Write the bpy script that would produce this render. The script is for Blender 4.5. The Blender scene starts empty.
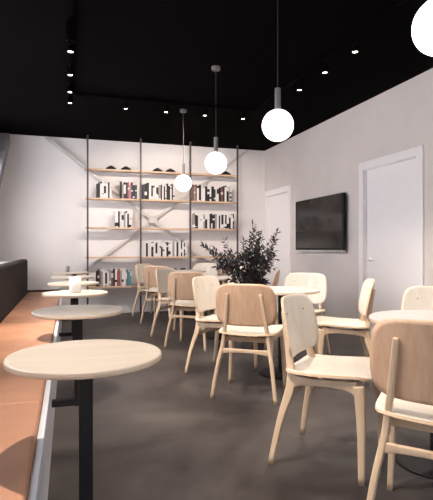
import bpy, bmesh, math, random
from mathutils import Vector, Matrix
R = math.radians
random.seed(7)
COL = bpy.context.scene.collection
SC = bpy.context.scene

# ------------------------------------------------------------------ camera, world, exposure
CEIL = 2.91; WX = 3.50; BY = 8.18; LX = -1.05; FY = -3.0
cam_d = bpy.data.cameras.new('camera'); cam = bpy.data.objects.new('camera', cam_d); COL.objects.link(cam)
cam.location = (0, 0, 1.10); cam.rotation_euler = (R(90), 0, R(-17.36))
cam_d.sensor_fit = 'AUTO'; cam_d.sensor_width = 36; cam_d.lens = 475 * 36 / 500
cam_d.shift_y = -2 / 500; cam_d.clip_start = 0.02
SC.camera = cam
w = bpy.data.worlds.new('world'); SC.world = w; w.use_nodes = True
w.node_tree.nodes['Background'].inputs[0].default_value = (0.80, 0.88, 1.0, 1)
w.node_tree.nodes['Background'].inputs[1].default_value = 1.0
SC.view_settings.view_transform = 'Standard'; SC.view_settings.look = 'None'
SC.view_settings.gamma = 1; SC.view_settings.use_curve_mapping = False
SC.view_settings.exposure = 0.0
SC.cycles.use_denoising = True
SC.cycles.max_bounces = 10; SC.cycles.diffuse_bounces = 6
SC.cycles.sample_clamp_indirect = 6

def area(name, loc, rot, sx, sy, power, color):
    d = bpy.data.lights.new(name, 'AREA'); d.shape = 'RECTANGLE'; d.size = sx; d.size_y = sy
    d.energy = power; d.color = color
    o = bpy.data.objects.new(name, d); COL.objects.link(o); o.location = loc; o.rotation_euler = rot
    return o
# unseen fill lights: added street front, left wall windows, added right window
area('fill_front', (1.25, FY - 0.15, 1.65), (R(90), 0, 0), 3.9, 2.1, 45, (1.0, 0.96, 0.95))
for i, yc in enumerate((-0.6, 2.0, 4.6, 6.75)):
    area('fill_left', (LX - 0.22, yc, 1.9), (0, R(-90), 0), 1.5, 1.9 if i < 3 else 1.5, (10, 33, 70, 50)[i], (0.97, 0.96, 1.0))
area('fill_right', (WX + 0.22, -1.3, 1.75), (0, R(90), 0), 1.7, 2.2, 45, (0.95, 0.96, 1.0))  # extra fill from the right, outside an added window

# ------------------------------------------------------------------ materials
def nt(name):
    m = bpy.data.materials.new(name); m.use_nodes = True
    t = m.node_tree; return m, t, t.nodes['Principled BSDF']
def plain(name, col, rough=0.5, metal=0.0, var=0.0, vscale=8.0, bump=0.0, spec=0.5):
    m, t, b = nt(name)
    b.inputs['Roughness'].default_value = rough; b.inputs['Metallic'].default_value = metal
    b.inputs['Specular IOR Level'].default_value = spec
    b.inputs['Base Color'].default_value = (*col, 1)
    tc = t.nodes.new('ShaderNodeTexCoord'); n = t.nodes.new('ShaderNodeTexNoise')
    n.inputs['Scale'].default_value = vscale; n.inputs['Detail'].default_value = 4
    t.links.new(tc.outputs['Object'], n.inputs['Vector'])
    r = t.nodes.new('ShaderNodeValToRGB')
    r.color_ramp.elements[0].position = 0.3; r.color_ramp.elements[1].position = 0.7
    r.color_ramp.elements[0].color = (*[c * (1 - var) for c in col], 1)
    r.color_ramp.elements[1].color = (*[min(1, c * (1 + var)) for c in col], 1)
    t.links.new(n.outputs['Fac'], r.inputs['Fac']); t.links.new(r.outputs['Color'], b.inputs['Base Color'])
    if bump:
        bp = t.nodes.new('ShaderNodeBump'); bp.inputs['Strength'].default_value = bump; bp.inputs['Distance'].default_value = 0.002
        t.links.new(n.outputs['Fac'], bp.inputs['Height']); t.links.new(bp.outputs['Normal'], b.inputs['Normal'])
    return m
def wood(name, c1, c2, rough=0.45, stretch=(26, 26, 1.6), scale=1.6):
    m, t, b = nt(name); b.inputs['Roughness'].default_value = rough
    tc = t.nodes.new('ShaderNodeTexCoord'); mp = t.nodes.new('ShaderNodeMapping')
    mp.inputs['Scale'].default_value = stretch
    n = t.nodes.new('ShaderNodeTexNoise'); n.inputs['Scale'].default_value = scale
    n.inputs['Detail'].default_value = 5; n.inputs['Roughness'].default_value = 0.6
    r = t.nodes.new('ShaderNodeValToRGB')
    r.color_ramp.elements[0].position = 0.32; r.color_ramp.elements[1].position = 0.68
    r.color_ramp.elements[0].color = (*c1, 1); r.color_ramp.elements[1].color = (*c2, 1)
    t.links.new(tc.outputs['Object'], mp.inputs['Vector']); t.links.new(mp.outputs['Vector'], n.inputs['Vector'])
    t.links.new(n.outputs['Fac'], r.inputs['Fac']); t.links.new(r.outputs['Color'], b.inputs['Base Color'])
    return m
def emit(name, col, s):
    m, t, b = nt(name); b.inputs['Base Color'].default_value = (*col, 1)
    b.inputs['Emission Color'].default_value = (*col, 1); b.inputs['Emission Strength'].default_value = s
    return m
def concrete():
    m, t, b = nt('polished_concrete'); b.inputs['Specular IOR Level'].default_value = 0.22
    tc = t.nodes.new('ShaderNodeTexCoord')
    n1 = t.nodes.new('ShaderNodeTexNoise'); n1.inputs['Scale'].default_value = 0.9; n1.inputs['Detail'].default_value = 7; n1.inputs['Roughness'].default_value = 0.62
    n1.inputs['Distortion'].default_value = 0.6
    n2 = t.nodes.new('ShaderNodeTexNoise'); n2.inputs['Scale'].default_value = 9; n2.inputs['Detail'].default_value = 6
    v = t.nodes.new('ShaderNodeTexVoronoi'); v.feature = 'DISTANCE_TO_EDGE'; v.inputs['Scale'].default_value = 0.75
    for n in (n1, n2): t.links.new(tc.outputs['Object'], n.inputs['Vector'])
    dm = t.nodes.new('ShaderNodeMixRGB'); dm.inputs['Fac'].default_value = 0.25
    t.links.new(tc.outputs['Object'], dm.inputs[1]); t.links.new(n1.outputs['Color'], dm.inputs[2])
    t.links.new(dm.outputs[0], v.inputs['Vector'])
    r = t.nodes.new('ShaderNodeValToRGB')
    r.color_ramp.elements[0].position = 0.32; r.color_ramp.elements[1].position = 0.70
    r.color_ramp.elements[0].color = (0.018, 0.0145, 0.0145, 1); r.color_ramp.elements[1].color = (0.088, 0.078, 0.074, 1)
    t.links.new(n1.outputs['Fac'], r.inputs['Fac'])
    mx = t.nodes.new('ShaderNodeMixRGB'); mx.blend_type = 'OVERLAY'; mx.inputs['Fac'].default_value = 0.35
    t.links.new(r.outputs['Color'], mx.inputs[1]); t.links.new(n2.outputs['Fac'], mx.inputs[2])
    r2 = t.nodes.new('ShaderNodeValToRGB')
    r2.color_ramp.elements[0].position = 0.0; r2.color_ramp.elements[1].position = 0.008
    r2.color_ramp.elements[0].color = (0.72, 0.70, 0.68, 1); r2.color_ramp.elements[1].color = (1, 1, 1, 1)
    t.links.new(v.outputs['Distance'], r2.inputs['Fac'])
    m2 = t.nodes.new('ShaderNodeMixRGB'); m2.blend_type = 'MULTIPLY'; m2.inputs['Fac'].default_value = 0.35
    t.links.new(mx.outputs[0], m2.inputs[1]); t.links.new(r2.outputs['Color'], m2.inputs[2])
    t.links.new(m2.outputs[0], b.inputs['Base Color'])
    rr = t.nodes.new('ShaderNodeMapRange'); rr.inputs['To Min'].default_value = 0.32; rr.inputs['To Max'].default_value = 0.5
    t.links.new(n2.outputs['Fac'], rr.inputs['Value']); t.links.new(rr.outputs[0], b.inputs['Roughness'])
    return m

M = dict(
    wall_b=plain('white_plaster', (0.80, 0.765, 0.76), 0.7, var=0.02, vscale=3, bump=0.1),
    wall_r=plain('warm_grey_plaster', (0.66, 0.59, 0.56), 0.7, var=0.03, vscale=3, bump=0.1),
    ceil=plain('black_ceiling_paint', (0.0028, 0.0018, 0.0022), 1.0, var=0.1, vscale=2, spec=0.02),
    floor=concrete(),
    door=plain('white_lacquer', (0.84, 0.80, 0.80), 0.35, var=0.01),
    metal_k=plain('black_powder_coat', (0.008, 0.007, 0.009), 0.5, var=0.1, vscale=30, spec=0.3),
    post=plain('dark_brown_steel', (0.075, 0.055, 0.055), 0.5, var=0.1, vscale=30),
    brace=plain('pale_painted_steel', (0.58, 0.56, 0.55), 0.4, var=0.03),
    greybeam=plain('grey_painted_steel', (0.28, 0.27, 0.28), 0.5, var=0.04),
    frame=wood('beech_frame', (0.53, 0.385, 0.26), (0.61, 0.455, 0.32)),
    back=wood('oak_veneer', (0.50, 0.315, 0.205), (0.58, 0.385, 0.26), stretch=(30, 30, 1.2)),
    pale=wood('pale_veneer', (0.64, 0.575, 0.49), (0.70, 0.635, 0.555), stretch=(22, 22, 1.2)),
    ply=wood('plywood_edge', (0.62, 0.44, 0.28), (0.74, 0.56, 0.38), stretch=(2, 2, 60)),
    shelf=wood('oak_shelf', (0.55, 0.36, 0.24), (0.68, 0.48, 0.33), stretch=(1.5, 22, 22)),
    ttop=wood('limed_laminate', (0.47, 0.405, 0.33), (0.52, 0.455, 0.38), stretch=(1.5, 16, 16), rough=0.4),
    ttop2=plain('white_laminate', (0.66, 0.61, 0.58), 0.35, var=0.02),
    tedge=wood('ply_table_edge', (0.60, 0.46, 0.34), (0.70, 0.56, 0.43), stretch=(3, 3, 60)),
    leather=plain('tan_leather', (0.52, 0.265, 0.16), 0.5, var=0.10, vscale=5, bump=0.25),
    charcoal=plain('charcoal_fabric', (0.04, 0.035, 0.035), 0.95, var=0.15, vscale=60, bump=0.3, spec=0.2),
    benchw=plain('bench_panel_white', (0.72, 0.74, 0.78), 0.4, var=0.01),
    screen=plain('tv_screen_glass', (0.006, 0.005, 0.006), 0.12, var=0.0, spec=0.6),
    silver=plain('brushed_aluminium', (0.66, 0.64, 0.63), 0.35, metal=0.2, var=0.03),
    stem_g=plain('grey_stem_metal', (0.16, 0.15, 0.15), 0.4, metal=0.3, var=0.05),
    cord=plain('black_cord', (0.03, 0.025, 0.025), 0.8),
    globe=emit('opal_glass_globe', (1.0, 0.97, 0.95), 3.5),
    led=emit('spot_lens', (1.0, 0.95, 0.88), 12.0),
    leaf=plain('dark_leaf', (0.011, 0.008, 0.012), 0.45, var=0.4, vscale=30),
    bark=plain('plant_bark', (0.05, 0.032, 0.028), 0.8, var=0.3, vscale=40),
    pot=plain('dark_pot_glaze', (0.04, 0.035, 0.035), 0.5, var=0.1),
    soil=plain('potting_soil', (0.03, 0.02, 0.015), 1.0, var=0.4, vscale=60, bump=0.6),
    china=plain('white_china', (0.82, 0.79, 0.77), 0.25, var=0.01),
    greyglass=plain('grey_glass', (0.25, 0.25, 0.26), 0.15, var=0.02),
    black=plain('black_ceramic', (0.010, 0.008, 0.009), 0.4, var=0.1),
    page=plain('book_pages', (0.70, 0.66, 0.60), 0.9, var=0.04, vscale=80),
)
def glassmat():
    m, t, b = nt('clear_window_glass')
    b.inputs['Roughness'].default_value = 0.0; b.inputs['Transmission Weight'].default_value = 1.0
    b.inputs['IOR'].default_value = 1.01; b.inputs['Base Color'].default_value = (1, 1, 1, 1)
    return m
M['glass'] = glassmat()

# ------------------------------------------------------------------ helpers
def link(name, bm, mats, parent=None, smooth=False, loc=None):
    me = bpy.data.meshes.new(name)
    bmesh.ops.recalc_face_normals(bm, faces=bm.faces)
    bm.to_mesh(me); bm.free()
    for m in (mats if isinstance(mats, (list, tuple)) else [mats]): me.materials.append(m)
    if smooth:
        for p in me.polygons: p.use_smooth = True
    o = bpy.data.objects.new(name, me); COL.objects.link(o)
    if parent: o.parent = parent
    if loc: o.location = loc
    return o
def tag(o, label=None, cat=None, group=None, kind=None):
    if label: o['label'] = label
    if cat: o['category'] = cat
    if group: o['group'] = group
    if kind: o['kind'] = kind
    return o
def empty(name, loc=(0, 0, 0), rz=0):
    o = bpy.data.objects.new(name, None); COL.objects.link(o); o.location = loc; o.rotation_euler = (0, 0, rz)
    o.empty_display_size = 0.1
    return o
def kids(o): return [c for c in bpy.data.objects if c.parent == o]
def copy_tree(o, parent=None):
    c = o.copy(); COL.objects.link(c)
    if parent: c.parent = parent
    for ch in kids(o): copy_tree(ch, c)
    return c
def box(bm, a, b, mat=0, bev=0.0, seg=2):
    x0, y0, z0 = a; x1, y1, z1 = b
    vs = [bm.verts.new(p) for p in ((x0,y0,z0),(x1,y0,z0),(x1,y1,z0),(x0,y1,z0),(x0,y0,z1),(x1,y0,z1),(x1,y1,z1),(x0,y1,z1))]
    fs = [bm.faces.new([vs[i] for i in f]) for f in ((3,2,1,0),(4,5,6,7),(0,1,5,4),(1,2,6,5),(2,3,7,6),(3,0,4,7))]
    for f in fs: f.material_index = mat
    if bev > 0:
        es = list({e for f in fs for e in f.edges})
        bmesh.ops.bevel(bm, geom=es, offset=bev, segments=seg, profile=0.5, affect='EDGES')
    return vs
def BX(a, b, bev=0.0, seg=2):
    bm = bmesh.new(); box(bm, a, b, 0, bev, seg); return bm
def lathe(bm, prof, seg=40, cx=0, cy=0, mat=0, matf=None):
    rings = []
    for (r, z) in prof:
        if r < 1e-6: rings.append([bm.verts.new((cx, cy, z))])
        else: rings.append([bm.verts.new((cx + r*math.cos(2*math.pi*i/seg), cy + r*math.sin(2*math.pi*i/seg), z)) for i in range(seg)])
    for k in range(len(rings)-1):
        a, b = rings[k], rings[k+1]
        mi = matf(k) if matf else mat
        for i in range(seg):
            j = (i+1) % seg
            if len(a) == 1 and len(b) == 1: continue
            if len(a) == 1: f = bm.faces.new((a[0], b[i], b[j]))
            elif len(b) == 1: f = bm.faces.new((a[i], a[j], b[0]))
            else: f = bm.faces.new((a[i], a[j], b[j], b[i]))
            f.material_index = mi
def tube(bm, pts, rad, seg=8):
    pts = [Vector(p) for p in pts]
    rings = []
    for i, p in enumerate(pts):
        t = (pts[min(i+1, len(pts)-1)] - pts[max(i-1, 0)]).normalized()
        up = Vector((0, 0, 1)) if abs(t.z) < 0.95 else Vector((1, 0, 0))
        u = t.cross(up).normalized(); v = t.cross(u).normalized()
        r = rad[i] if isinstance(rad, (list, tuple)) else rad
        rings.append([bm.verts.new(p + r*(math.cos(2*math.pi*k/seg)*u + math.sin(2*math.pi*k/seg)*v)) for k in range(seg)])
    for a, b in zip(rings, rings[1:]):
        for i in range(seg):
            j = (i+1) % seg; bm.faces.new((a[i], a[j], b[j], b[i]))
    bm.faces.new(rings[0]); bm.faces.new(rings[-1])
def bar(bm, pts, side, sizes, rnd=0.35, n=3):
    """sweep a rounded rectangle along pts. side = preferred width direction, sizes = (width, thick) per point."""
    pts = [Vector(p) for p in pts]; side = Vector(side)
    prof = []
    for q in range(4):
        cx = (1 if q in (0, 3) else -1); cy = (1 if q in (0, 1) else -1)
        for k in range(n+1):
            a = math.pi/2*(q + k/n)
            prof.append((cx*(1-rnd) + rnd*math.cos(a), cy*(1-rnd) + rnd*math.sin(a)))
    rings = []
    for i, p in enumerate(pts):
        t = (pts[min(i+1, len(pts)-1)] - pts[max(i-1, 0)]).normalized()
        u = (side - t*side.dot(t)).normalized(); v = t.cross(u)
        w_, h_ = sizes[i]
        rings.append([bm.verts.new(p + u*(x*w_/2) + v*(y*h_/2)) for x, y in prof])
    for a, b in zip(rings, rings[1:]):
        m_ = len(a)
        for i in range(m_):
            j = (i+1) % m_; bm.faces.new((a[i], a[j], b[j], b[i]))
    bm.faces.new(rings[0]); bm.faces.new(rings[-1])
def lerp_pts(keys, n):
    """smooth (catmull) sampling of keys [(pt, w, h)]"""
    out = []
    K = [(Vector(k[0]), k[1], k[2]) for k in keys]
    for i in range(len(K)-1):
        p0 = K[max(i-1, 0)]; p1 = K[i]; p2 = K[i+1]; p3 = K[min(i+2, len(K)-1)]
        for s in range(n):
            t = s/n
            def cr(a, b, c, d): return 0.5*((2*b) + (c-a)*t + (2*a-5*b+4*c-d)*t*t + (3*b-a-3*c+d)*t*t*t)
            out.append((cr(p0[0], p1[0], p2[0], p3[0]), p1[1]*(1-t)+p2[1]*t, p1[2]*(1-t)+p2[2]*t))
    out.append(K[-1])
    return [o[0] for o in out], [(o[1], o[2]) for o in out]

def shell(fn, nfn, thick, rings=10, seg=56, expo=3.6, m_top=0, m_bot=1, m_edge=2):
    """plywood shell: fn(u,v) gives the middle surface for u,v in a superellipse of the unit square"""
    bm = bmesh.new()
    def P(u, v, s):
        p = Vector(fn(u, v)); e = 1e-3
        du = Vector(fn(u+e, v)) - p; dv = Vector(fn(u, v+e)) - p
        n = du.cross(dv).normalized()
        return p + n*(s*thick/2)
    layers = []
    for s in (1, -1):
        L = [[bm.verts.new(P(0, 0, s))]]
        for k in range(1, rings+1):
            rr = k/rings; ring = []
            ex = 2 + (expo-2)*rr
            for i in range(seg):
                a = 2*math.pi*i/seg; c, d = math.cos(a), math.sin(a)
                q = (abs(c)**ex + abs(d)**ex)**(-1/ex)
                ring.append(bm.verts.new(P(rr*q*c, rr*q*d, s)))
            L.append(ring)
        layers.append(L)
    for li, L in enumerate(layers):
        mi = m_top if li == 0 else m_bot
        for i in range(seg):
            j = (i+1) % seg
            f = bm.faces.new((L[0][0], L[1][i], L[1][j])); f.material_index = mi
            for k in range(1, rings):
                f = bm.faces.new((L[k][i], L[k+1][i], L[k+1][j], L[k][j])); f.material_index = mi
    for i in range(seg):
        j = (i+1) % seg
        f = bm.faces.new((layers[0][-1][i], layers[1][-1][i], layers[1][-1][j], layers[0][-1][j])); f.material_index = m_edge
    return bm

def px2x(px, Y):
    u = (px - 216.5)/475
    return Y*(0.2984 + 0.9545*u)/(0.9545 - 0.2984*u)

# ------------------------------------------------------------------ the room
def struct(name, bm, m, parent=None, **k):
    o = link(name, bm, m, parent, **k)
    if not parent: o['kind'] = 'structure'
    return o
struct('floor', BX((LX-0.3, FY-0.3, -0.1), (WX+0.2, BY+0.2, 0)), M['floor'])
struct('ceiling', BX((LX-0.3, FY-0.3, CEIL), (WX+0.2, BY+0.2, CEIL+0.1)), M['ceil'])
struct('wall_back', BX((LX-0.2, BY, 0), (WX+0.15, BY+0.15, CEIL)), M['wall_b'])
D1 = (4.12, 5.067, 2.07); D2 = (7.18, 8.10, 2.05)
bm = bmesh.new()
for (y0, y1, z0, z1) in ((FY, -2.4, 0, CEIL), (-2.4, -0.2, 0, 0.9), (-2.4, -0.2, 2.6, CEIL), (-0.2, D1[0], 0, CEIL), (D1[0], D1[1], D1[2], CEIL), (D1[1], D2[0], 0, CEIL), (D2[0], D2[1], D2[2], CEIL), (D2[1], BY, 0, CEIL)):
    box(bm, (WX, y0, z0), (WX+0.15, y1, z1))
struct('wall_right', bm, M['wall_r'])
# left wall with unseen windows for the fill light
wins = [(-1.6, 0.4), (1.0, 3.0), (3.6, 5.6), (6.0, 7.5)]
bm = bmesh.new()
ys = [FY] + [y for w_ in wins for y in w_] + [BY]
for a, b in zip(ys[0::2], ys[1::2]): box(bm, (LX-0.15, a, 0), (LX, b, CEIL))
for a, b in wins:
    box(bm, (LX-0.15, a, 0), (LX, b, 1.1)); box(bm, (LX-0.15, a, 2.7), (LX, b, CEIL))
struct('wall_left', bm, M['wall_b'])
def window(n, horizontal, a, b, z0, z1, pos):
    """frame in a wall opening; horizontal=True when the wall runs along X"""
    root = empty('window_%d' % n, (pos, (a+b)/2, 0) if not horizontal else ((a+b)/2, pos, 0)); tag(root, kind='structure')
    L = (b-a)/2; fb = bmesh.new(); t = 0.025
    def bb(l0, l1, zz0, zz1):
        if horizontal: box(fb, (l0, -t, zz0), (l1, t, zz1))
        else: box(fb, (-t, l0, zz0), (t, l1, zz1))
    bb(-L, L, z0, z0+.05); bb(-L, L, z1-.05, z1); bb(-L, -L+.05, z0+.05, z1-.05); bb(L-.05, L, z0+.05, z1-.05); bb(-.025, .025, z0+.05, z1-.05)
    link('window_frame', fb, M['metal_k'], root)
    g = bmesh.new()
    if horizontal: box(g, (-L+.05, -.004, z0+.05), (L-.05, .004, z1-.05))
    else: box(g, (-.004, -L+.05, z0+.05), (.004, L-.05, z1-.05))
    link('pane', g, M['glass'], root)
for i, (a, b) in enumerate(wins): window((1, 2, 3, 6)[i], False, a, b, 1.1, 2.7, LX-0.10)
window(5, False, -2.4, -0.2, 0.9, 2.6, WX+0.10)  # unseen window, added to bring light in from the right
# unseen glazed street front behind the camera, added to let fill light in
bm = bmesh.new()
box(bm, (LX, FY-0.15, 0), (-0.75, FY, CEIL)); box(bm, (3.25, FY-0.15, 0), (WX, FY, CEIL))
box(bm, (-0.75, FY-0.15, 0), (3.25, FY, 0.5)); box(bm, (-0.75, FY-0.15, 2.75), (3.25, FY, CEIL))
struct('wall_front', bm, M['wall_b'])
window(4, True, -0.75, 3.25, 0.5, 2.75, FY-0.08)

def door(n, y0, y1, h, handle_y):
    root = empty('door_%d' % n, (WX, (y0+y1)/2, 0)); tag(root, kind='structure')
    hw = (y1-y0)/2
    link('leaf', BX((0.035, -hw+0.004, 0.005), (0.075, hw-0.004, h-0.004), 0.002), M['door'], root)
    bm = bmesh.new(); c = 0.09
    y_hi = min(hw + c, BY - WX*0 - (y0+y1)/2 - 0.002)
    box(bm, (-0.022, -hw-c, 0), (0.0, -hw+0.006, h+c), 0, 0.004)
    box(bm, (-0.022, hw-0.006, 0), (0.0, y_hi, h+c), 0, 0.004)
    box(bm, (-0.022, -hw+0.006, h-0.006), (0.0, hw-0.006, h+c), 0, 0.004)
    box(bm, (0.0, -hw, 0), (0.12, -hw+0.012, h)); box(bm, (0.0, hw-0.012, 0), (0.12, hw, h)); box(bm, (0, -hw+.012, h-0.012), (0.12, hw-.012, h))
    link('casing', bm, M['door'], root)
    bm = bmesh.new(); hy = handle_y
    lathe(bm, [(0, 0), (0.026, 0), (0.026, 0.008), (0.01, 0.01), (0.01, 0.05), (0, 0.05)], 20)
    bmesh.ops.rotate(bm, verts=bm.verts, cent=(0, 0, 0), matrix=Matrix.Rotation(R(-90), 3, 'Y'))
    bmesh.ops.translate(bm, verts=bm.verts, vec=(0.036, hy, 0.96))
    tube(bm, [(-0.008, hy, 0.96), (-0.01, hy-0.03, 0.96), (-0.01, hy-0.12, 0.958)], 0.009, 10)
    link('handle', bm, M['door'], root, smooth=True)
door(1, *D1, 0.40)
door(2, *D2, -0.38)
# steel cross bracing on the back wall, and a grey brace on the left wall
root = empty('cross_brace', ((-0.34+3.13)/2, BY, 0))
tag(root, 'pale steel X bracing bolted flat across the back wall behind the shelving', 'bracing')
cx = (-0.34+3.13)/2
for s, yy in ((1, -0.080), (-1, -0.050)):
    bm = bmesh.new()
    bar(bm, [(-s*1.735, yy, CEIL-0.03), (s*1.735, yy, 0.27)], (0, 1, 0), [(0.026, 0.048)]*2, 0.15, 2)
    link('strap', bm, M['brace'], root)
bm = bmesh.new()
bar(bm, [(-0.07, -0.098, 1.59), (0.07, -0.098, 1.59)], (0, 1, 0), [(0.008, 0.12)]*2, 0.1, 2)
link('gusset_plate', bm, M['brace'], root)
bm = bmesh.new()
bar(bm, [(0.095, 8.02, CEIL-0.10), (0.095, 7.80, 2.50), (0.095, 7.3, 1.95)], (1, 0, 0), [(0.19, 0.20), (0.13, 0.16), (0.05, 0.16)], 0.08, 2)
o = link('steel_brace', bm, M['greybeam'], loc=(LX, 0, 0))
tag(o, 'grey diagonal steel beam high on the left wall at the back corner', 'beam')

# ------------------------------------------------------------------ bench along the left wall
BX0, BX1 = -0.595, -0.085; B_Y0, B_Y1 = -0.6, 7.90
root = empty('banquette_bench', (0, 0, 0))
tag(root, 'long tan leather wall bench with charcoal backrest and white front panel', 'bench')
link('front_panel', BX((BX1-0.025, B_Y0, 0.0), (BX1, B_Y1, 0.395), 0.002), M['benchw'], root)
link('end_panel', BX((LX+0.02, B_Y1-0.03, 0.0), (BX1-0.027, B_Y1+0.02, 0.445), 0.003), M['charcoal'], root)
link('plinth', BX((LX+0.30, B_Y0, 0.0), (BX1-0.03, B_Y1-0.04, 0.34)), M['benchw'], root)
seams = [B_Y0, 2.25, 4.50, 6.75, B_Y1-0.035]
for a, b in zip(seams, seams[1:]):
    bm = bmesh.new(); box(bm, (BX0+0.003, a+0.0035, 0.345), (BX1-0.0265, b-0.0035, 0.42), 0, 0.016, 4)
    link('seat_cushion', bm, M['leather'], root, smooth=False)
bk = bmesh.new(); box(bk, (BX0-0.12, B_Y0, 0.345), (BX0, B_Y1, 0.93), 0, 0.035, 5)
link('backrest', bk, M['charcoal'], root)
struct('trim_1', BX((LX, B_Y0, 0), (BX0-0.13, B_Y1, 0.90), 0.003), M['wall_b'])

# ------------------------------------------------------------------ bistro tables by the bench
def disc_top(r, t, z, m1, m2, parent):
    bm = bmesh.new()
    z += 0.0; lathe(bm, [(0, z-t), (r-0.006, z-t), (r-0.001, z-t+0.003), (r, z-t/2), (r-0.001, z-0.003), (r-0.004, z), (0, z)], 72, matf=lambda k: 1 if 1 <= k <= 3 else 0)
    return link('tabletop', bm, [m1, m2], parent)
tr = empty('bistro_table')
disc_top(0.245, 0.020, 0.757, M['ttop'], M['tedge'], tr)
bm = bmesh.new(); box(bm, (-0.022, -0.022, 0.23), (0.022, 0.022, 0.722), 0, 0.004)
link('pole', bm, M['metal_k'], tr)
bm = bmesh.new(); lathe(bm, [(0, 0.7225), (0.09, 0.7225), (0.09, 0.7365), (0, 0.7365)], 32); link('mounting_plate', bm, M['metal_k'], tr)
bm = bmesh.new(); box(bm, (BX1-0.055+0.001, -0.018, 0.232), (-0.023, 0.018, 0.268), 0, 0.003)
link('wall_bracket', bm, M['metal_k'], tr)
TX = 0.055
tlabels = ['small round pale bistro table nearest the camera beside the bench',
           'second round bistro table along the bench, just behind the nearest one',
           'third round bistro table along the bench, with a white tumbler on it',
           'fourth round bistro table along the bench, bare top behind the white tumbler',
           'fifth round bistro table along the bench, with a small dark dish on it',
           'farthest round bistro table at the back end of the bench']
for k in range(6):
    o = tr if k == 0 else copy_tree(tr)
    o.location = (TX, 1.665 + 1.08*k - (0.065 if k == 0 else 0), 0)
    tag(o, tlabels[k], 'table', 'round bistro tables along the bench')
def lobj(name, prof, m, loc, label, cat, seg=28):
    bm = bmesh.new(); lathe(bm, prof, seg)
    o = link(name, bm, m, loc=loc, smooth=False); tag(o, label, cat)
    for p in o.data.polygons: p.use_smooth = True
    return o
lobj('tumbler', [(0, 0), (0.040, 0), (0.044, 0.004), (0.045, 0.115), (0.042, 0.115), (0.040, 0.008), (0, 0.008)], M['china'], (TX-0.002, 1.665+2.16, 0.7572), 'plain white tumbler standing on the third bistro table', 'cup')
lobj('drinking_glass', [(0, 0), (0.020, 0), (0.024, 0.004), (0.026, 0.085), (0.0235, 0.085), (0.021, 0.008), (0, 0.008)], M['greyglass'], (TX-0.06, 1.665+5.40, 0.7572), 'small grey drinking glass standing on the farthest bistro table', 'glass')
lobj('dish', [(0, 0), (0.020, 0), (0.036, 0.018), (0.038, 0.022), (0.034, 0.022), (0.018, 0.005), (0, 0.005)], M['black'], (TX+0.02, 1.665+4.32+0.10, 0.7572), 'small dark dish on the fifth bistro table', 'dish')

# ------------------------------------------------------------------ dining tables
dt = empty('dining_table')
disc_top(0.33, 0.022, 0.74, M['ttop2'], M['tedge'], dt)
bm = bmesh.new(); lathe(bm, [(0, 0.019), (0.03, 0.019), (0.03, 0.70), (0, 0.70)], 28); link('pole', bm, M['metal_k'], dt, smooth=False)
bm = bmesh.new(); lathe(bm, [(0, 0), (0.20, 0), (0.20, 0.008), (0.19, 0.013), (0.04, 0.018), (0, 0.018)], 56); link('base_plate', bm, M['metal_k'], dt)
bm = bmesh.new(); lathe(bm, [(0, 0.7005), (0.12, 0.7005), (0.12, 0.7175), (0, 0.7175)], 32); link('mounting_plate', bm, M['metal_k'], dt)
dl = ['round white dining table at the right edge of the picture, nearest the camera',
      'round white dining table beside the dark plant, second from the camera',
      'round white dining table hidden behind the plant and chairs, third from the camera',
      'round white dining table nearest the bookshelves, beyond the wooden chair backs']
DT = [(1.80, 1.985), (1.785, 3.80), (1.79, 5.61), (1.79, 7.40)]
for k, (x, y) in enumerate(DT):
    o = dt if k == 0 else copy_tree(dt)
    o.location = (x, y, 0); tag(o, dl[k], 'table', 'round dining tables in a row')

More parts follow.
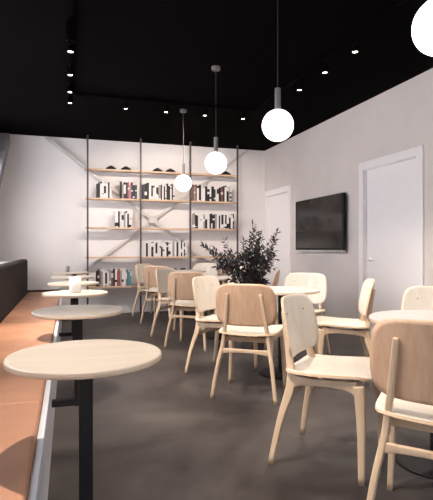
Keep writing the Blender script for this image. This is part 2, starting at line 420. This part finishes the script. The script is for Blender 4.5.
# ------------------------------------------------------------------ chairs
def make_chair():
    root = empty('dining_chair')
    # seat : u across, v along (front +)
    def seat(u, v):
        x = u*(0.228 + 0.008*v); y = -0.005 + v*0.222
        z = 0.472 + 0.014*v + 0.016*u*u - 0.006*(1-v*v) - 0.018*max(0, v-0.62)**2*7 + 0.012*max(0, -v-0.5)**2*4
        return (x, y, z)
    bm = shell(seat, None, 0.013, expo=6)
    s = link('seat', bm, [M['pale'], M['back'], M['ply']], root, smooth=False)
    for p in s.data.polygons: p.use_smooth = (p.material_index != 2)
    # backrest
    def back(u, v):
        z = 0.687 + v*0.155
        wv = 0.230 - 0.020*max(0, v+0.3)**1.5*0.7 - 0.012*max(0, -v-0.3)
        x = -u*wv
        yc = -0.185 - (z-0.43)*0.19
        y = yc + 0.9*x*x - 0.004
        return (x, y, z)
    bm = shell(back, None, 0.012, expo=5.4)
    b = link('backrest', bm, [M['pale'], M['back'], M['ply']], root)
    for p in b.data.polygons: p.use_smooth = (p.material_index != 2)
    for sx in (-1, 1):
        # rear leg and back post
        P, S = lerp_pts([((sx*0.235, -0.275, 0.0), 0.024, 0.026), ((sx*0.205, -0.235, 0.22), 0.026, 0.034), ((sx*0.178, -0.197, 0.36), 0.028, 0.046),
                         ((sx*0.168, -0.188, 0.43), 0.028, 0.048), ((sx*0.155, -0.202, 0.52), 0.026, 0.036), ((sx*0.138, -0.226, 0.65), 0.025, 0.027), ((sx*0.125, -0.247, 0.755), 0.024, 0.022), ((sx*0.1235, -0.2495, 0.770), 0.016, 0.014)], 4)
        bm = bmesh.new(); bar(bm, P, (1, 0, 0), S, 0.45); l = link('leg', bm, M['frame'], root, smooth=True)
        # front leg
        P, S = lerp_pts([((sx*0.225, 0.178, 0.0), 0.024, 0.026), ((sx*0.215, 0.175, 0.22), 0.027, 0.036), ((sx*0.205, 0.168, 0.38), 0.029, 0.050), ((sx*0.202, 0.160, 0.452), 0.029, 0.052)], 4)
        bm = bmesh.new(); bar(bm, P, (1, 0, 0), S, 0.42); link('leg', bm, M['frame'], root, smooth=True)
        # side rail with swollen ends
        P, S = lerp_pts([((sx*0.170, -0.180, 0.424), 0.026, 0.075), ((sx*0.174, -0.140, 0.428), 0.026, 0.050), ((sx*0.180, -0.08, 0.432), 0.026, 0.036), ((sx*0.190, 0.03, 0.440), 0.026, 0.036),
                         ((sx*0.198, 0.11, 0.442), 0.026, 0.048), ((sx*0.202, 0.150, 0.436), 0.026, 0.070)], 4)
        bm = bmesh.new(); bar(bm, P, (1, 0, 0), S, 0.35); link('side_rail', bm, M['frame'], root, smooth=True)
    # rear stretcher (deeper at its ends) and front rail
    P, S = lerp_pts([((-0.182, -0.208, 0.343), 0.020, 0.044), ((-0.11, -0.208, 0.347), 0.020, 0.030), ((0, -0.208, 0.349), 0.020, 0.026), ((0.11, -0.208, 0.347), 0.020, 0.030), ((0.182, -0.208, 0.343), 0.020, 0.044)], 4)
    bm = bmesh.new(); bar(bm, P, (0, 1, 0), S, 0.35); link('stretcher', bm, M['frame'], root, smooth=True)
    for yy, zz, ww in ((0.12, 0.425, 0.19), (-0.12, 0.42, 0.168)):
        bm = bmesh.new(); bar(bm, [(-ww, yy, zz), (ww, yy, zz)], (0, 1, 0), [(0.022, 0.036)]*2, 0.2); link('cross_rail', bm, M['frame'], root)
    for sx in (-1, 1):
        bm = bmesh.new(); lathe(bm, [(0, 0), (0.004, 0), (0.004, 0.003), (0, 0.004)], 12)
        bmesh.ops.rotate(bm, verts=bm.verts, cent=(0, 0, 0), matrix=Matrix.Rotation(R(-90-11), 3, 'X'))
        z = 0.755; x = sx*0.124; y = -0.185 - (z-0.43)*0.19 + 0.9*x*x - 0.004 + 0.006
        link('screw', bm, M['metal_k'], root, loc=(x, y, z))
    return root
ch0 = make_chair()
def fa(a): return R(a - 90)          # facing angle from +X -> z rotation (local +Y is forward)
A0 = (1.344, 2.184)
chairs = [
    # near table, right edge
    (1.418, 1.543, 42, 'wooden chair cropped by the right edge, its brown back to the camera, nearest of all'),
    (1.344, 2.184, -47.5, 'wooden chair right of centre, seen side on, pale seat and backrest turned towards the camera'),
    (2.20, 2.43, 225, 'chair beyond the nearest white table, only its white backrest showing at the right edge'),
    # second table
    (1.349, 3.405, 55, 'wooden chair in the middle of the room, brown back to the camera, under the plant'),
    (1.344, 4.00, -49.4, 'chair with a rounded cream backrest angled to the camera, left of the plant'),
    (2.185, 4.245, 225, 'cream backed chair facing the camera, below the television by the second white table'),
    (2.166, 3.47, 153, 'pale chair seen almost edge on, in front of the nearer white door'),
    # third table
    (1.36, 5.22, 55, 'brown backed chair behind the cream backed one, left of the third dining table'),
    (1.344, 5.815, -49.4, 'chair turned sideways at the third dining table, behind two brown chair backs'),
    (2.19, 6.06, 225, 'chair hidden behind the plant, facing the third dining table'),
    (2.17, 5.30, 155, 'pale chair just right of the plant, beyond the second dining table'),
    # fourth table
    (1.355, 7.00, 55, 'brown backed chair at the farthest dining table, in front of the bookshelves'),
    (1.344, 7.64, -49.4, 'leftmost and farthest wooden chair, beside the coloured books on the bottom shelf'),
    (2.13, 7.70, 232, 'pale backed chair between the farthest dining table and the shelves'),
    (2.17, 7.08, 142, 'chair behind the plant on the right of the farthest dining table'),
]
for i, (x, y, a, lab) in enumerate(chairs):
    o = ch0 if i == 0 else copy_tree(ch0)
    o.location = (x, y, 0); o.rotation_euler = (0, 0, fa(a))
    tag(o, lab, 'chair', 'wooden chairs around the dining tables')

# ------------------------------------------------------------------ plant
PX, PY = 1.90, 4.78
pr = empty('potted_plant', (PX, PY, 0))
tag(pr, 'bushy potted plant with narrow dark purple leaves behind the middle chair', 'plant')
bm = bmesh.new(); lathe(bm, [(0, 0), (0.11, 0), (0.125, 0.01), (0.155, 0.42), (0.155, 0.44), (0.14, 0.44), (0.135, 0.40), (0, 0.40)], 40)
link('pot', bm, M['pot'], pr)
bm = bmesh.new(); lathe(bm, [(0, 0.401), (0.133, 0.401), (0.12, 0.412), (0, 0.418)], 30); link('soil', bm, M['soil'], pr)
rv = random.Random(11)
stems = bmesh.new(); leaves = bmesh.new()
camR = Vector((0.9545, -0.298, 0)); camF = Vector((0.298, 0.9545, 0))
def leaf(bm, p, d, L, W):
    d = d.normalized(); s = d.cross(Vector((rv.uniform(-1, 1), rv.uniform(-1, 1), rv.uniform(-1, 1)))).normalized(); n = d.cross(s)
    v = [bm.verts.new(p), bm.verts.new(p + d*L*0.35 + s*W/2 + n*W*0.12), bm.verts.new(p + d*L*0.7 + s*W*0.4 + n*W*0.10), bm.verts.new(p + d*L - n*L*0.06),
         bm.verts.new(p + d*L*0.7 - s*W*0.4 + n*W*0.10), bm.verts.new(p + d*L*0.35 - s*W/2 + n*W*0.12), bm.verts.new(p + d*L*0.38), bm.verts.new(p + d*L*0.7)]
    for f in ((0, 1, 6), (1, 2, 7, 6), (2, 3, 7), (3, 4, 7), (4, 5, 6, 7), (5, 0, 6)): bm.faces.new([v[i] for i in f])
def twig(a, b, r0, dens, L=0.064):
    mid = (a+b)/2 + Vector((rv.uniform(-.02, .02), rv.uniform(-.02, .02), rv.uniform(-.01, .03)))
    tube(stems, [a, mid, b], [r0, r0*0.75, r0*0.4], 5)
    n = int((b-a).length*dens)
    for k in range(n):
        t = 0.18 + 0.82*k/max(1, n-1)
        p = a.lerp(mid, t*2) if t < 0.5 else mid.lerp(b, t*2-1)
        ax = (b-a).normalized()
        q = Vector((rv.uniform(-1, 1), rv.uniform(-1, 1), rv.uniform(-0.9, 1)))
        q = (q - ax*q.dot(ax)).normalized()
        leaf(leaves, p, ax*rv.uniform(0.3, 1.0) + q, L*rv.uniform(0.7, 1.2), L*0.27)
    leaf(leaves, b, (b-a), L, L*0.27)
base = Vector((0, 0, 0.41))
# (lateral in view, height, depth) targets of the main branches
targets = [(-0.52, 1.24, 0.05), (-0.42, 1.20, -0.1), (-0.30, 1.30, 0.1), (-0.22, 1.14, -0.15), (-0.28, 1.05, 0.12), (-0.08, 1.18, 0.2), (0.0, 1.52, 0.0), (0.03, 1.44, -0.08), (0.10, 1.38, 0.1),
           (-0.10, 1.30, -0.05), (0.14, 1.24, -0.12), (0.27, 1.42, 0.05), (0.24, 1.33, -0.05), (0.22, 1.16, 0.1), (0.02, 1.15, -0.1), (0.12, 1.05, 0.15), (-0.40, 1.12, 0.15), (0.08, 1.30, 0.0), (-0.02, 1.36, 0.1), (-0.16, 0.98, 0.0), (0.16, 0.98, -0.08), (0.0, 1.02, 0.0)]
for (lx, hz, dz) in targets:
    hz = 0.92 + (hz-0.98)*0.80
    tip = camR*lx + camF*dz + Vector((0, 0, hz))
    k1 = base + Vector((0, 0, 0.24)) + (camR*lx + camF*dz)*0.30 + Vector((rv.uniform(-.02, .02), rv.uniform(-.02, .02), 0))
    if k1.z > tip.z - 0.12: k1.z = tip.z - 0.15
    tube(stems, [base + (camR*lx+camF*dz)*0.08, base.lerp(k1, 0.5), k1], [0.010, 0.008, 0.007], 6)
    mid = k1.lerp(tip, 0.45) + Vector((0, 0, 0.03))
    twig(k1, mid, 0.006, 44); twig(mid, tip, 0.0045, 64)
    for _ in range(6):
        t = rv.uniform(0.05, 0.85); p = k1.lerp(mid, t*2) if t < 0.5 else mid.lerp(tip, t*2-1)
        d = Vector((rv.uniform(-1, 1), rv.uniform(-1, 1), rv.uniform(-0.35, 0.9))).normalized()
        twig(p, p + d*rv.uniform(0.07, 0.145), 0.003, 78)
link('stems', stems, M['bark'], pr); link('foliage', leaves, M['leaf'], pr)

# ------------------------------------------------------------------ television
ty0, ty1, tz0, tz1 = 5.41, 6.76, 1.065, 1.825
tv = empty('television', (WX, (ty0+ty1)/2, 0)); tag(tv, 'flat black television mounted on the right wall', 'television')
hw = (ty1-ty0)/2
link('housing', BX((-0.085, -hw, tz0), (-0.04, hw, tz1), 0.004), M['metal_k'], tv)
link('screen', BX((-0.0875, -hw+0.012, tz0+0.035), (-0.0852, hw-0.012, tz1-0.012)), M['screen'], tv)
link('bottom_trim', BX((-0.094, -hw, tz0-0.02), (-0.04, hw, tz0+0.006), 0.003), M['silver'], tv)
link('wall_mount', BX((-0.0395, -0.25, 1.25), (-0.0005, 0.25, 1.62)), M['metal_k'], tv)

# ------------------------------------------------------------------ shelving
SHZ = [2.385, 1.912, 1.437, 0.957, 0.475]          # upper faces
sr = empty('wall_shelving', ((0.30+2.85)/2, 7.9, 0)); tag(sr, 'tall open shelving with oak shelves and thin dark steel posts', 'shelving')
sx0 = (0.30+2.85)/2
for x in (0.30, 1.148, 1.995, 2.85):
    link('post', BX((x-0.014-sx0, -0.036, 0), (x+0.014-sx0, -0.012, CEIL), 0.001), M['post'], sr)
for z in SHZ:
    link('shelf', BX((0.27-sx0, -0.010, z-0.026), (2.87-sx0, 0.165, z), 0.002), M['shelf'], sr)

# ------------------------------------------------------------------ books
PAL = {'white': (0.74, 0.71, 0.70), 'black': (0.012, 0.010, 0.012), 'grey': (0.30, 0.28, 0.28), 'pink': (0.55, 0.06, 0.14), 'brown': (0.16, 0.07, 0.045), 'teal': (0.10, 0.27, 0.30),
       'red': (0.36, 0.06, 0.05), 'blue': (0.09, 0.14, 0.24), 'cream': (0.62, 0.54, 0.44), 'navy': (0.03, 0.035, 0.06)}
def band_mat(cover, band):
    m, t, b = nt('spine_%s_%s' % (cover, band)); b.inputs['Roughness'].default_value = 0.55
    tc = t.nodes.new('ShaderNodeTexCoord'); mp = t.nodes.new('ShaderNodeMapping'); mp.inputs['Scale'].default_value = (1.0, 0.1, 7)
    n = t.nodes.new('ShaderNodeTexNoise'); n.inputs['Scale'].default_value = 1.3; n.inputs['Detail'].default_value = 1
    oi = t.nodes.new('ShaderNodeObjectInfo'); ad = t.nodes.new('ShaderNodeVectorMath'); ad.operation = 'ADD'
    mu = t.nodes.new('ShaderNodeMath'); mu.operation = 'MULTIPLY'; mu.inputs[1].default_value = 40
    r = t.nodes.new('ShaderNodeValToRGB'); r.color_ramp.interpolation = 'CONSTANT'
    r.color_ramp.elements[0].color = (*PAL[cover], 1); r.color_ramp.elements[1].position = 0.62; r.color_ramp.elements[1].color = (*PAL[band], 1)
    t.links.new(tc.outputs['Object'], mp.inputs['Vector']); t.links.new(mp.outputs['Vector'], ad.inputs[0])
    t.links.new(oi.outputs['Random'], mu.inputs[0]); t.links.new(mu.outputs[0], ad.inputs[1]); t.links.new(ad.outputs[0], n.inputs['Vector'])
    t.links.new(n.outputs['Fac'], r.inputs['Fac']); t.links.new(r.outputs['Color'], b.inputs['Base Color'])
    return m
BM_ = {}
def bmat(c, d):
    if (c, d) not in BM_: BM_[(c, d)] = band_mat(c, d)
    return BM_[(c, d)]
ORD = ['first', 'second', 'third', 'fourth', 'fifth', 'sixth', 'seventh', 'eighth', 'ninth', 'tenth', 'eleventh', 'twelfth', 'thirteenth', 'fourteenth', 'fifteenth', 'sixteenth',
       'seventeenth', 'eighteenth', 'nineteenth', 'twentieth', 'twenty-first', 'twenty-second', 'twenty-third', 'twenty-fourth', 'twenty-fifth', 'twenty-sixth', 'twenty-seventh', 'twenty-eighth']
OPP = {'white': 'black', 'black': 'white', 'grey': 'white', 'pink': 'white', 'brown': 'cream', 'teal': 'white', 'red': 'white', 'blue': 'white', 'cream': 'brown', 'navy': 'white'}
def books(z, p0, p1, pattern, place, group, hmax=0.285, lean_last=False):
    """pattern: colour letters left to right; place: where the row stands, for the labels"""
    x0 = px2x(p0, 7.93); x1 = px2x(p1, 7.93); n = len(pattern)
    ws = [random.uniform(0.7, 1.35) for _ in pattern]; s = (x1-x0)/sum(ws); x = x0
    key = {'w': 'white', 'k': 'black', 'g': 'grey', 'p': 'pink', 'b': 'brown', 't': 'teal', 'r': 'red', 'u': 'blue', 'c': 'cream', 'n': 'navy'}
    for i, c in enumerate(pattern):
        wd = ws[i]*s; h = hmax*random.uniform(0.80, 1.0); d = random.uniform(0.12, 0.145); t = 0.003; g = 0.0012
        cn = key[c]; plain_spine = random.random() < 0.35
        mm = bmat(cn, OPP[cn])
        bm = bmesh.new(); hw_ = wd/2 - g
        box(bm, (-hw_, 0, 0), (hw_, t, h), 0, 0)                       # spine
        box(bm, (-hw_, t, 0), (-hw_+t, d, h)); box(bm, (hw_-t, t, 0), (hw_, d, h))
        o = link('book', bm, mm, loc=(x+wd/2, 7.912 + random.uniform(0, 0.012), z+0.0005))
        link('page_block', BX((-hw_+t, t, 0.004), (hw_-t, d-0.004, h-0.004)), M['page'], o)
        tag(o, '%s book, %s from left in %s' % (cn, ORD[i], place), 'book', group)
        x += wd
books(SHZ[1], 96.4, 111.6, 'kkwwkwkw', 'the left row on the second shelf', 'books on the second shelf, left bay')
books(SHZ[1], 120.4, 138.5, 'kgwkpgkknw', 'the pink-book row, second shelf', 'books on the second shelf, left bay')
books(SHZ[1], 142.6, 174.5, 'nkkwkwwwgkwkwkkwkw', 'the middle bay row on the second shelf', 'books on the second shelf, middle bay')
books(SHZ[1], 192.5, 231.5, 'bgbwkwwkkwkkkwwkbkwkgw', 'the right bay row on the second shelf', 'books on the second shelf, right bay')
books(SHZ[2], 115.3, 131.3, 'wkwwgwkw', 'the short white row on the third shelf', 'books on the third shelf, left bay')
books(SHZ[2], 193.5, 234, 'gkkwwwgkwkkkgwkwkwkwkwk', 'the right bay row on the third shelf', 'books on the third shelf, right bay', 0.27)
books(SHZ[3], 142.5, 187, 'wwkwwkwkwwkwwkwwgwkwwkwkw', 'the row on the fourth shelf', 'books on the fourth shelf, middle bay', 0.27)
books(SHZ[4], 96, 131.5, 'kkbgwkwgbkwbrgwwgutt', 'the coloured row on the bottom shelf', 'books on the bottom shelf, left bay', 0.285)
books(SHZ[4], 170, 189, 'kknkwkkbkk', 'the dark bottom-shelf row behind chairs', 'books on the bottom shelf, middle bay', 0.285)
# black upturned bowls on the top shelf
wh = ['leftmost black upturned bowl on the top shelf', 'second black upturned bowl on the top shelf', 'third black upturned bowl on the top shelf, in the middle bay',
      'fourth black upturned bowl on the top shelf, beside a pendant globe', 'rightmost black upturned bowl on the top shelf, behind a globe']
for (pc, lab) in zip((111, 126, 157.5, 170.5, 226), wh):
    o = lobj('bowl', [(0, 0.0), (0.088, 0.0), (0.090, 0.008), (0.078, 0.030), (0.052, 0.050), (0.03, 0.056), (0.028, 0.066), (0, 0.066)], M['black'], (px2x(pc, 7.975), 7.975, SHZ[0]+0.0005), lab, 'bowl')
    o['group'] = 'black bowls on the top shelf'

# ------------------------------------------------------------------ pendants
def pendant():
    root = empty('pendant_lamp')
    bm = bmesh.new(); lathe(bm, [(0, -0.001), (0.045, -0.001), (0.045, -0.03), (0.04, -0.034), (0, -0.034)], 28); link('ceiling_canopy', bm, M['stem_g'], root)
    bm = bmesh.new(); lathe(bm, [(0, -0.0345), (0.0035, -0.0345), (0.0035, -0.704), (0, -0.704)], 10); link('cord', bm, M['cord'], root)
    bm = bmesh.new(); lathe(bm, [(0, -0.705), (0.020, -0.705), (0.021, -0.71), (0.021, -0.86), (0, -0.86)], 24); link('stem', bm, M['stem_g'], root, smooth=False)
    bm = bmesh.new(); bmesh.ops.create_uvsphere(bm, u_segments=48, v_segments=28, radius=0.109)
    bmesh.ops.translate(bm, verts=bm.verts, vec=(0, 0, 1.948-CEIL)); link('globe', bm, M['globe'], root, smooth=True)
    return root
p0 = pendant()
pl = ['white globe pendant cut off by the upper right corner', 'large white globe pendant hanging right of centre', 'white globe pendant hanging in front of the shelving, second farthest', 'smallest, farthest white globe pendant before the bookshelves']
for i, y in enumerate((1.475, 3.01, 4.53, 6.06)):
    o = p0 if i == 0 else copy_tree(p0)
    o.location = ((1.365, 1.385, 1.41, 1.44)[i], y, CEIL); tag(o, pl[i], 'pendant lamp', 'globe pendants in a row')

# ------------------------------------------------------------------ ceiling track and spotlights
TZ = CEIL - 0.03
bm = bmesh.new()
box(bm, (0.005, -1.5, TZ), (0.035, 5.745, CEIL-0.0005)); box(bm, (2.32, -1.5, TZ), (2.35, 5.745, CEIL-0.0005)); box(bm, (0.005, 5.745, TZ), (2.35, 5.775, CEIL-0.0005))
o = link('light_track', bm, M['ceil']); tag(o, 'black U-shaped lighting track fixed to the black ceiling', 'lighting track')
def spot(name='spotlight'):
    root = empty(name)
    bm = bmesh.new(); lathe(bm, [(0, 0), (0.011, 0), (0.011, -0.04), (0.032, -0.042), (0.034, -0.046), (0.034, -0.115), (0.030, -0.115), (0.028, -0.100), (0, -0.100)], 24)
    link('housing', bm, M['ceil'], root)
    bm = bmesh.new(); lathe(bm, [(0, -0.1085), (0.020, -0.1085), (0.027, -0.1015), (0, -0.1015)], 20); link('lens', bm, M['led'], root)
    return root
s0 = spot()
def lamp(loc, tgt, power, ang, blend=0.6, size=0.02, col=(1.0, 0.86, 0.74)):
    d = bpy.data.lights.new('spot_beam', 'SPOT'); d.energy = power; d.spot_size = R(ang); d.spot_blend = blend; d.shadow_soft_size = size; d.color = col
    o = bpy.data.objects.new('spot_beam', d); COL.objects.link(o); o.location = loc
    o.rotation_euler = (Vector(tgt)-Vector(loc)).to_track_quat('-Z', 'Y').to_euler()
spots = []
first = True
def put(x, y, lab, power, tgt=None, ang=75, size=0.02):
    global first
    o = s0 if first else copy_tree(s0); first = False
    o.location = (x, y, TZ-0.0005); tag(o, lab, 'spotlight', 'spotlights on the ceiling track')
    if power: lamp((x, y, TZ-0.125), tgt or (x, y, 0), power, ang, size=size)
LXT, RXT = 0.02, 2.335
for y, lab, pw, tg, an in ((0.75, 'left track spotlight outside the picture above the bench, nearest', 0, (-0.1, 0.8, 0), 60),
                   (1.42, 'left track spotlight outside the picture above the nearest bistro table', 240, (0.05, 1.6, 0), 66),
                   (1.90, 'left track spotlight outside the picture turned towards the side-on chair', 240, (1.75, 2.2, 0.2), 62),
                   (2.45, 'left track spotlight outside the picture above the second bistro table', 0, (0.1, 2.6, 0), 52),
                   (2.95, 'left track spotlight outside the picture turned towards the middle chair', 260, (1.6, 3.6, 0), 56),
                   (4.23, 'nearest lit spotlight in the left ceiling column', 150, (0.1, 4.75, 0), 56), (4.80, 'second lit spotlight in the left ceiling column', 130, (1.3, 5.6, 0), 55),
                   (5.33, 'third lit spotlight in the left ceiling column', 110, (0.1, 5.9, 0), 60), (5.72, 'farthest, dimmest spotlight in the left ceiling column', 0, None, 0)):
    put(LXT, y, lab, pw, tg, an, 0.012)
for x, lab, pw in ((0.66, 'leftmost spotlight in the row before the shelving', 34), (1.15, 'middle spotlight in the row before the shelving', 75), (1.645, 'rightmost bright spotlight in the row before the shelving', 105), (2.16, 'faint spotlight left of the right ceiling row', 0)):
    put(x, 5.76, lab, pw, (x+0.45, 8.1, 1.0), 100, 0.012)
for y, lab, pw in ((3.51, 'nearest of three spotlights on the right of the ceiling', 150), (4.01, 'middle of three spotlights on the right of the ceiling', 0), (4.53, 'farthest of three spotlights on the right of the ceiling', 100), (2.0, 'right track spotlight outside the picture above the nearest dining table', 60)):
    put(RXT, y, lab, pw, (RXT-0.1, y-0.1, 0), 95)
# deep black spotlight over the third bistro table: its lens sits too far up the tube to be seen
root = empty('spotlight', (LXT, 3.84, TZ-0.0005))
bm = bmesh.new(); lathe(bm, [(0, 0), (0.011, 0), (0.011, -0.03), (0.034, -0.032), (0.036, -0.036), (0.036, -0.185), (0.032, -0.185), (0.031, -0.085), (0, -0.085)], 24)
link('housing', bm, M['ceil'], root)
bm = bmesh.new(); lathe(bm, [(0, -0.092), (0.022, -0.092), (0.027, -0.086), (0, -0.086)], 20); link('lens', bm, M['led'], root)
tag(root, 'long black tube spotlight, unlit looking, nearest in the left ceiling column', 'spotlight', 'spotlights on the ceiling track')
lamp((LXT, 3.84, TZ-0.195), (0.07, 3.86, 0), 300, 54, size=0.012)
